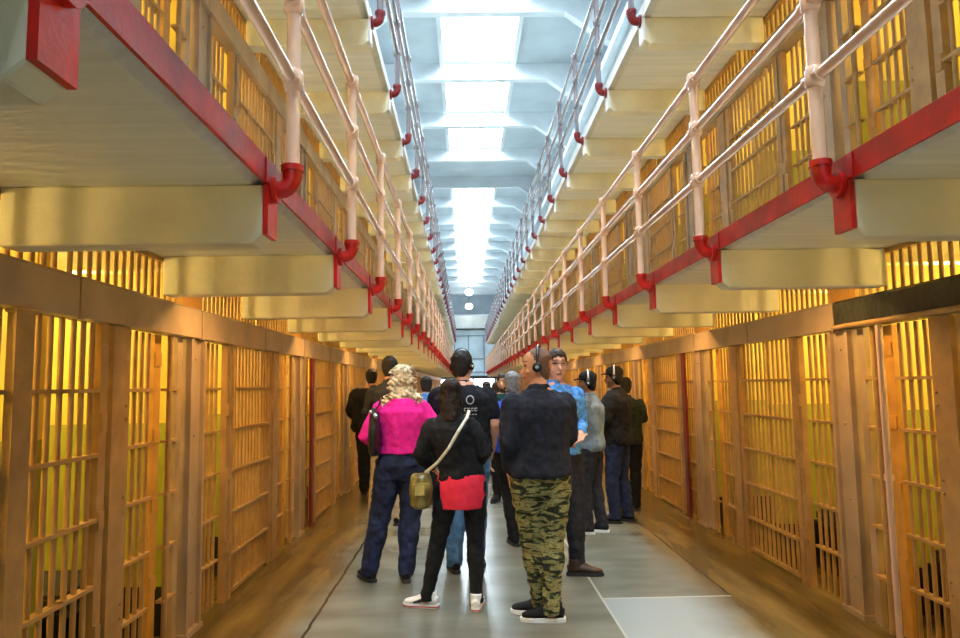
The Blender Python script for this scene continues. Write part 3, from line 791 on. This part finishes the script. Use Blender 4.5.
# print on the tee back: round emblem with two short lines beneath
k = P3['k']
bm = bmesh.new()
bmesh.ops.create_circle(bm, segments=24, radius=.030, matrix=Matrix.Translation((.0, 0, .08)) @ Matrix.Rotation(R(90), 4, 'X'))
ring = []
tube(bm, [(math.cos(a) * .03, 0, .08 + math.sin(a) * .034) for a in [2 * math.pi * i / 16 for i in range(17)]], [.005] * 17, 6, ref=(0, 1, 0))
xs = -.05
for w_, z_ in ((.020, 0), (.026, 0), (.018, 0), (.024, 0)):
    box(bm, xs, xs + w_ * .3, -.002, .002, z_ - .014, z_ + .014); box(bm, xs, xs + w_, -.002, .002, z_ + .006, z_ + .014); box(bm, xs, xs + w_, -.002, .002, z_ - .014, z_ - .007); xs += w_ + .007
for i in range(5): box(bm, -.05 + i * .022, -.036 + i * .022, -.002, .002, -.045, -.035)
pr = obj('shirt_print', bm, mat('white screen print', (.38, .40, .42), .8), P3['root'], (.075, -.26, 1.275 * k)); pr['label'] = 'white round emblem with lettering'
sw_ = pr.modifiers.new('on_cloth', 'SHRINKWRAP'); sw_.target = next(c for c in P3['root'].children if c.name.startswith('t_shirt')); sw_.wrap_method = 'PROJECT'; sw_.use_project_y = True; sw_.use_positive_direction = True; sw_.use_negative_direction = False; sw_.offset = .004
# camouflage man
P4 = person('man in dark sweatshirt and camouflage trousers, cropped hair, head turned left', .495, 4.80, 10, 1.80, {'top': 'sweatshirt'}, feet=[(-.0, .09, 66), (.03, -.06, 74)], skin=SK2,
    armL=[(-.245, -.05, 1.15), (-.205, .06, .90)], armR=[(.235, .02, 1.15), (.10, .24, 1.02)], top_mat=F_NAVY, leg_mat=F_CAMO, leg_fit=1.6, hair=('crop', HS), headyaw=68, shoes=(F_BLACK, RUB), torso_fit=.022, hem=.905, build=1.04, flare=-.006)
headphones(P4, 'black headphones on the man in camouflage trousers')
# man with glasses behind
P5 = person('man with glasses facing the camera in dark trousers, behind the camouflage man', .745, 5.80, 200, 1.84, {'top': 'shirt'}, feet=[(-.14, .02, 62), (.10, .0, -10)], armL=[(-.225, .0, 1.16), (-.10, .20, 1.08)], armR=[(.225, 0, 1.14), (.12, .2, 1.06)],
    top_mat=F_SHIRT, leg_mat=F_CHAR, leg_fit=1.1, hair=('short', HD), headyaw=-12, shoes=(mat('brown leather', (.05, .022, .012), .4), RUBK), torso_fit=.01)
# man in royal blue jacket
P6 = person('person in a royal blue jacket, left arm hanging, half hidden by the camouflage man', .46, 6.95, -2, 1.68, {'top': 'jacket'}, feet=[(-.01, 0, 15), (.13, .02, -8)], armL=[(-.31, -.02, 1.14), (-.28, .06, .86)],
    top_mat=F_BLUEJ, leg_mat=F_BLACK, leg_fit=1.2, hair=('short', HG), shoes=(F_BLACK, RUBK), torso_fit=.02, build=1.05)
# group on the right
P7 = person('person in a faded blue and olive jacket with dark cap and black trousers', 1.30, 7.42, 62, 1.68, {'top': 'jacket'}, feet=[(-.08, .05, 15), (.08, -.06, 5)], armL=[(-.27, .05, 1.15), (-.10, .30, 1.18)], armR=[(.27, .02, 1.14), (.12, .28, 1.15)],
    top_mat=F_OLIVE, leg_mat=F_CHAR, leg_fit=1.1, hair=('cap', F_BLACK), shoes=(F_BLACK, RUB), skin=SKD, torso_fit=.02, hem=.88, headyaw=20)
headphones(P7, 'headphones with silver band on the person in the faded jacket', PHG)
P8 = person('person in a black jacket, black hat and blue jeans near the right cells', 1.70, 7.95, 60, 1.74, {'top': 'jacket'}, feet=[(-.09, .05, 10), (.09, -.05, 5)], armL=[(-.27, .05, 1.15), (-.10, .22, 1.10)], armR=[(.25, .0, 1.14), (.14, .18, 1.05)],
    top_mat=F_BLACK, leg_mat=J_DARK, leg_fit=1.2, hair=('cap', F_BLACK), shoes=(F_BLACK, RUBK), skin=SKD, torso_fit=.03, hem=.86, headyaw=12)
headphones(P8, 'headphones with silver band on the person in the black hat', PHG)
P9 = person('person in dark green jacket and black trousers beside the right hand cell bars', 1.98, 8.70, -10, 1.62, {'top': 'jacket'}, feet=[(-.09, 0, 5), (.09, .02, -5)], armL=[(-.27, .05, 1.15), (-.15, .26, 1.14)], armR=[(.25, .08, 1.18), (.16, .24, 1.25)],
    top_mat=F_GREENK, leg_mat=F_BLACK, leg_fit=1.1, hair=('short', HB), shoes=(F_BLACK, RUBK), torso_fit=.025, hem=.86)
# left side
P10 = person('heavy person all in black standing near the left cell bars', -1.38, 10.3, 5, 1.82, {'top': 'coat'}, feet=[(-.10, 0, 5), (.10, .02, -5)], armL=[(-.32, .0, 1.16), (-.22, .18, 1.02)], armR=[(.30, .0, 1.15), (.2, .2, 1.02)],
    top_mat=F_BLACK, leg_mat=F_BLACK, leg_fit=1.1, hair=('short', HB), shoes=(F_BLACK, RUBK), torso_fit=.04, hem=.86, build=1.4)
P11 = person('tall person in tan trousers behind the woman in pink', -.87, 8.05, 0, 1.90, {'top': 'shirt'}, feet=[(-.17, .0, 10), (.08, .03, -10)], armL=[(-.27, .0, 1.16), (-.15, .22, 1.08)], armR=[(.27, 0, 1.16), (.15, .22, 1.08)],
    top_mat=F_CHAR, leg_mat=F_TAN, leg_fit=1.2, hair=('short', HB), shoes=(F_BLACK, RUBK), torso_fit=.005, collar=F_PALE, build=.92)
P12 = person('bearded person in dark teal jacket facing the camera, far down the aisle', .50, 9.5, 165, 1.70, {'top': 'jacket'}, top_mat=F_TEAL, leg_mat=F_BLACK, hair=('short', HB), shoes=(F_BLACK, RUBK), torso_fit=.02, beard=True)
P13 = person('person in a light blue top far down the aisle on the left', -.53, 9.4, 0, 1.68, {'top': 'shirt'}, top_mat=F_SHIRT, leg_mat=F_BLACK, hair=('short', HB), shoes=(F_BLACK, RUBK), vox=.01)
P14 = person('small distant person in a magenta top beyond the tall man', .40, 13.6, 20, 1.62, {'top': 'shirt'}, top_mat=F_MAG, leg_mat=F_CHAR, hair=('long', HD), shoes=(F_BLACK, RUBK), female=True, vox=.01)
P15 = person('distant person in a grey top near the one in magenta', .52, 12.2, -10, 1.60, {'top': 'shirt'}, top_mat=F_GREY, leg_mat=F_CHAR, hair=('short', HD), shoes=(F_BLACK, RUBK), vox=.01)

# eyeglasses
def glasses(P, label):
    base = toworld(P, P['hp']((0, 0, 0))); t = thing('eyeglasses', label, 'glasses', base)
    W = lambda a: toworld(P, P['hp'](a)) - base
    nrm = (W((0, 1, 0)) - W((0, 0, 0))).normalized()
    bm = bmesh.new()
    for sx in (-1, 1):
        pts = [W((sx * .034 + math.cos(a) * .025, .096, .012 + math.sin(a) * .016)) for a in [2 * math.pi * i / 12 for i in range(13)]]
        tube(bm, pts, [.002] * 13, 6, ref=nrm)
        tube(bm, [W((sx * .059, .094, .016)), W((sx * .082, .06, .018)), W((sx * .084, -.01, .022))], [.002] * 3, 6)
    tube(bm, [W((-.009, .098, .014)), W((.009, .098, .014))], [.002, .002], 6)
    obj('glasses_frame', bm, PHB, t)
glasses(P5, 'thin dark eyeglasses on the man facing the camera')

# bags
def shoulder_bag():
    t = thing('shoulder_bag', 'black shoulder bag hanging from the pink woman\'s left shoulder', 'bag', (-.735, 5.69, 1.20))
    bm = bmesh.new()
    tube(bm, [(0, 0, -.20), (0, 0, -.16), (0, 0, -.02), (0, 0, .13), (0, 0, .18)], [(.030, .12), (.05, .15), (.055, .155), (.035, .13), (.018, .11)], 18, ref=(1, 0, 0))
    organic('bag_body', bm, mat('black leather', (.012, .012, .013), .3, .1, 10, .4, 40), t, .009, 2, .012, .05)
    bm = bmesh.new()
    for yy in (-.07, .07):
        tube(bm, [(.0, yy, .15), (.03, yy * .6, .19), (.045, yy * .25 - .02, .235), (.05, yy * .1 + .02, .25)], [(.016, .005)] * 4, 8, ref=(0, 1, 0))
    obj('strap', bm, PHB, t)
    bm = bmesh.new(); tube(bm, [(.0, -.10, .13), (.03, -.13, .11)], [.02, .015], 8); ball(bm, (-.02, -.125, .15), .014, 8); o = obj('buckle', bm, PHG, t); o['label'] = 'shiny metal buckle'
shoulder_bag()
def crossbody():
    t = thing('crossbody_bag', 'olive and gold handbag on a white strap at the hip of the woman in black', 'bag', (-.325, 5.00, .82))
    bm = bmesh.new(); tube(bm, [(0, 0, -.12), (0, 0, -.10), (0, 0, .02), (0, 0, .10), (0, 0, .12)], [(.05, .07), (.075, .09), (.085, .09), (.07, .06), (.05, .03)], 18)
    organic('bag_body', bm, mat('olive gold leather', (.22, .17, .04), .3, .3, 14, .4, 40, col2=(.03, .03, .015)), t, .008, 2, .012, .04)
    bm = bmesh.new(); box(bm, -.035, .03, -.098, -.085, -.02, .05); box(bm, -.06, .06, -.096, -.088, .055, .065); obj('clasp', bm, mat('brass', (.8, .55, .15), .25, metal=1), t)
    pts = [(.03, .0, .12), (.12, -.115, .20), (.20, -.17, .30), (.27, -.175, .42), (.325, -.13, .50), (.345, -.04, .55), (.335, .06, .53)]
    bm = bmesh.new(); tube(bm, pts, [(.005, .011)] * 7, 8, ref=(0, 1, 0)); obj('strap', bm, mat('white strap', (.75, .72, .62), .5), t)
crossbody()

# ------------------------------------------------------------------ lights
def light(name, kind, loc, power, col, size=.1, rot=(0, 0, 0)):
    l = bpy.data.lights.new(name, kind); l.energy = power; l.color = col
    if kind == 'AREA': l.shape = 'DISK'; l.size = size
    elif kind == 'POINT': l.shadow_soft_size = size
    o = bpy.data.objects.new(name, l); COL.objects.link(o); o.location = loc; o.rotation_euler = rot
    return o
WARM = (1, .72, .25)
for lv in (0, 1):
    for s, X, P in ((-1, XL, PL), (1, XR, PR)):
        for i in range(-2, 12):
            y = P + (i + .5) * PITCH
            light('cell_light', 'POINT', (X + s * 1.0, y - .35, 2.12 + lv * ZL), 38 if lv == 0 else 26, WARM, .08)
bmb = bmesh.new(); ball(bmb, (0, 0, -.05), (.055, .055, .06), 12); bulbm = mesh('bulb', bmb, M['bulb'], True)
bmb = bmesh.new(); tube(bmb, [(0, 0, 0), (0, 0, -.015), (0, 0, -.03)], [.07, .07, .05], 14); basem = mesh('lamp_base', bmb, M['cream'], True)
for side, s, xm in (('left', -1, -1.22), ('right', 1, 1.98)):
    for i in range(16):
        y = 4.49 + PITCH * 2 * i
        if y > 50: break
        t = thing('ceiling_lamp', f'small warm lamp under the lower {side} walkway, {ordw(i)} from the viewer', 'lamp', (xm, y, 2.349), f'lamps under the {side} walkway')
        link('lamp_base', basem, t); link('bulb', bulbm, t)
        light('lamp_light', 'AREA', (xm, y, 2.22), 11, (1, .58, .20), .12)

w = bpy.data.worlds.new('World'); S.world = w; w.use_nodes = True
w.node_tree.nodes['Background'].inputs['Color'].default_value = (.7, .8, 1, 1); w.node_tree.nodes['Background'].inputs['Strength'].default_value = .3

# ------------------------------------------------------------------ camera
f = 700.
cd = bpy.data.cameras.new('camera'); cd.sensor_width = 36; cd.lens = f / 960 * 36; cd.clip_end = 200; cd.clip_start = .05
cam = bpy.data.objects.new('camera', cd); COL.objects.link(cam)
d = Vector(((466 - 480) / f, (319 - 385) / f, -1)).normalized()
rr = R(.8); u = Vector((-math.sin(rr), math.cos(rr), 0)); u = (u - d * u.dot(d)).normalized(); xx = d.cross(u)
Mx = Matrix((xx, d, u))
cam.matrix_world = Matrix.Translation((0, 0, 1.55)) @ Mx.to_4x4()
S.camera = cam
S.view_settings.view_transform = 'Standard'; S.view_settings.look = 'None'; S.view_settings.gamma = 1; S.view_settings.use_curve_mapping = False
S.view_settings.exposure = .45
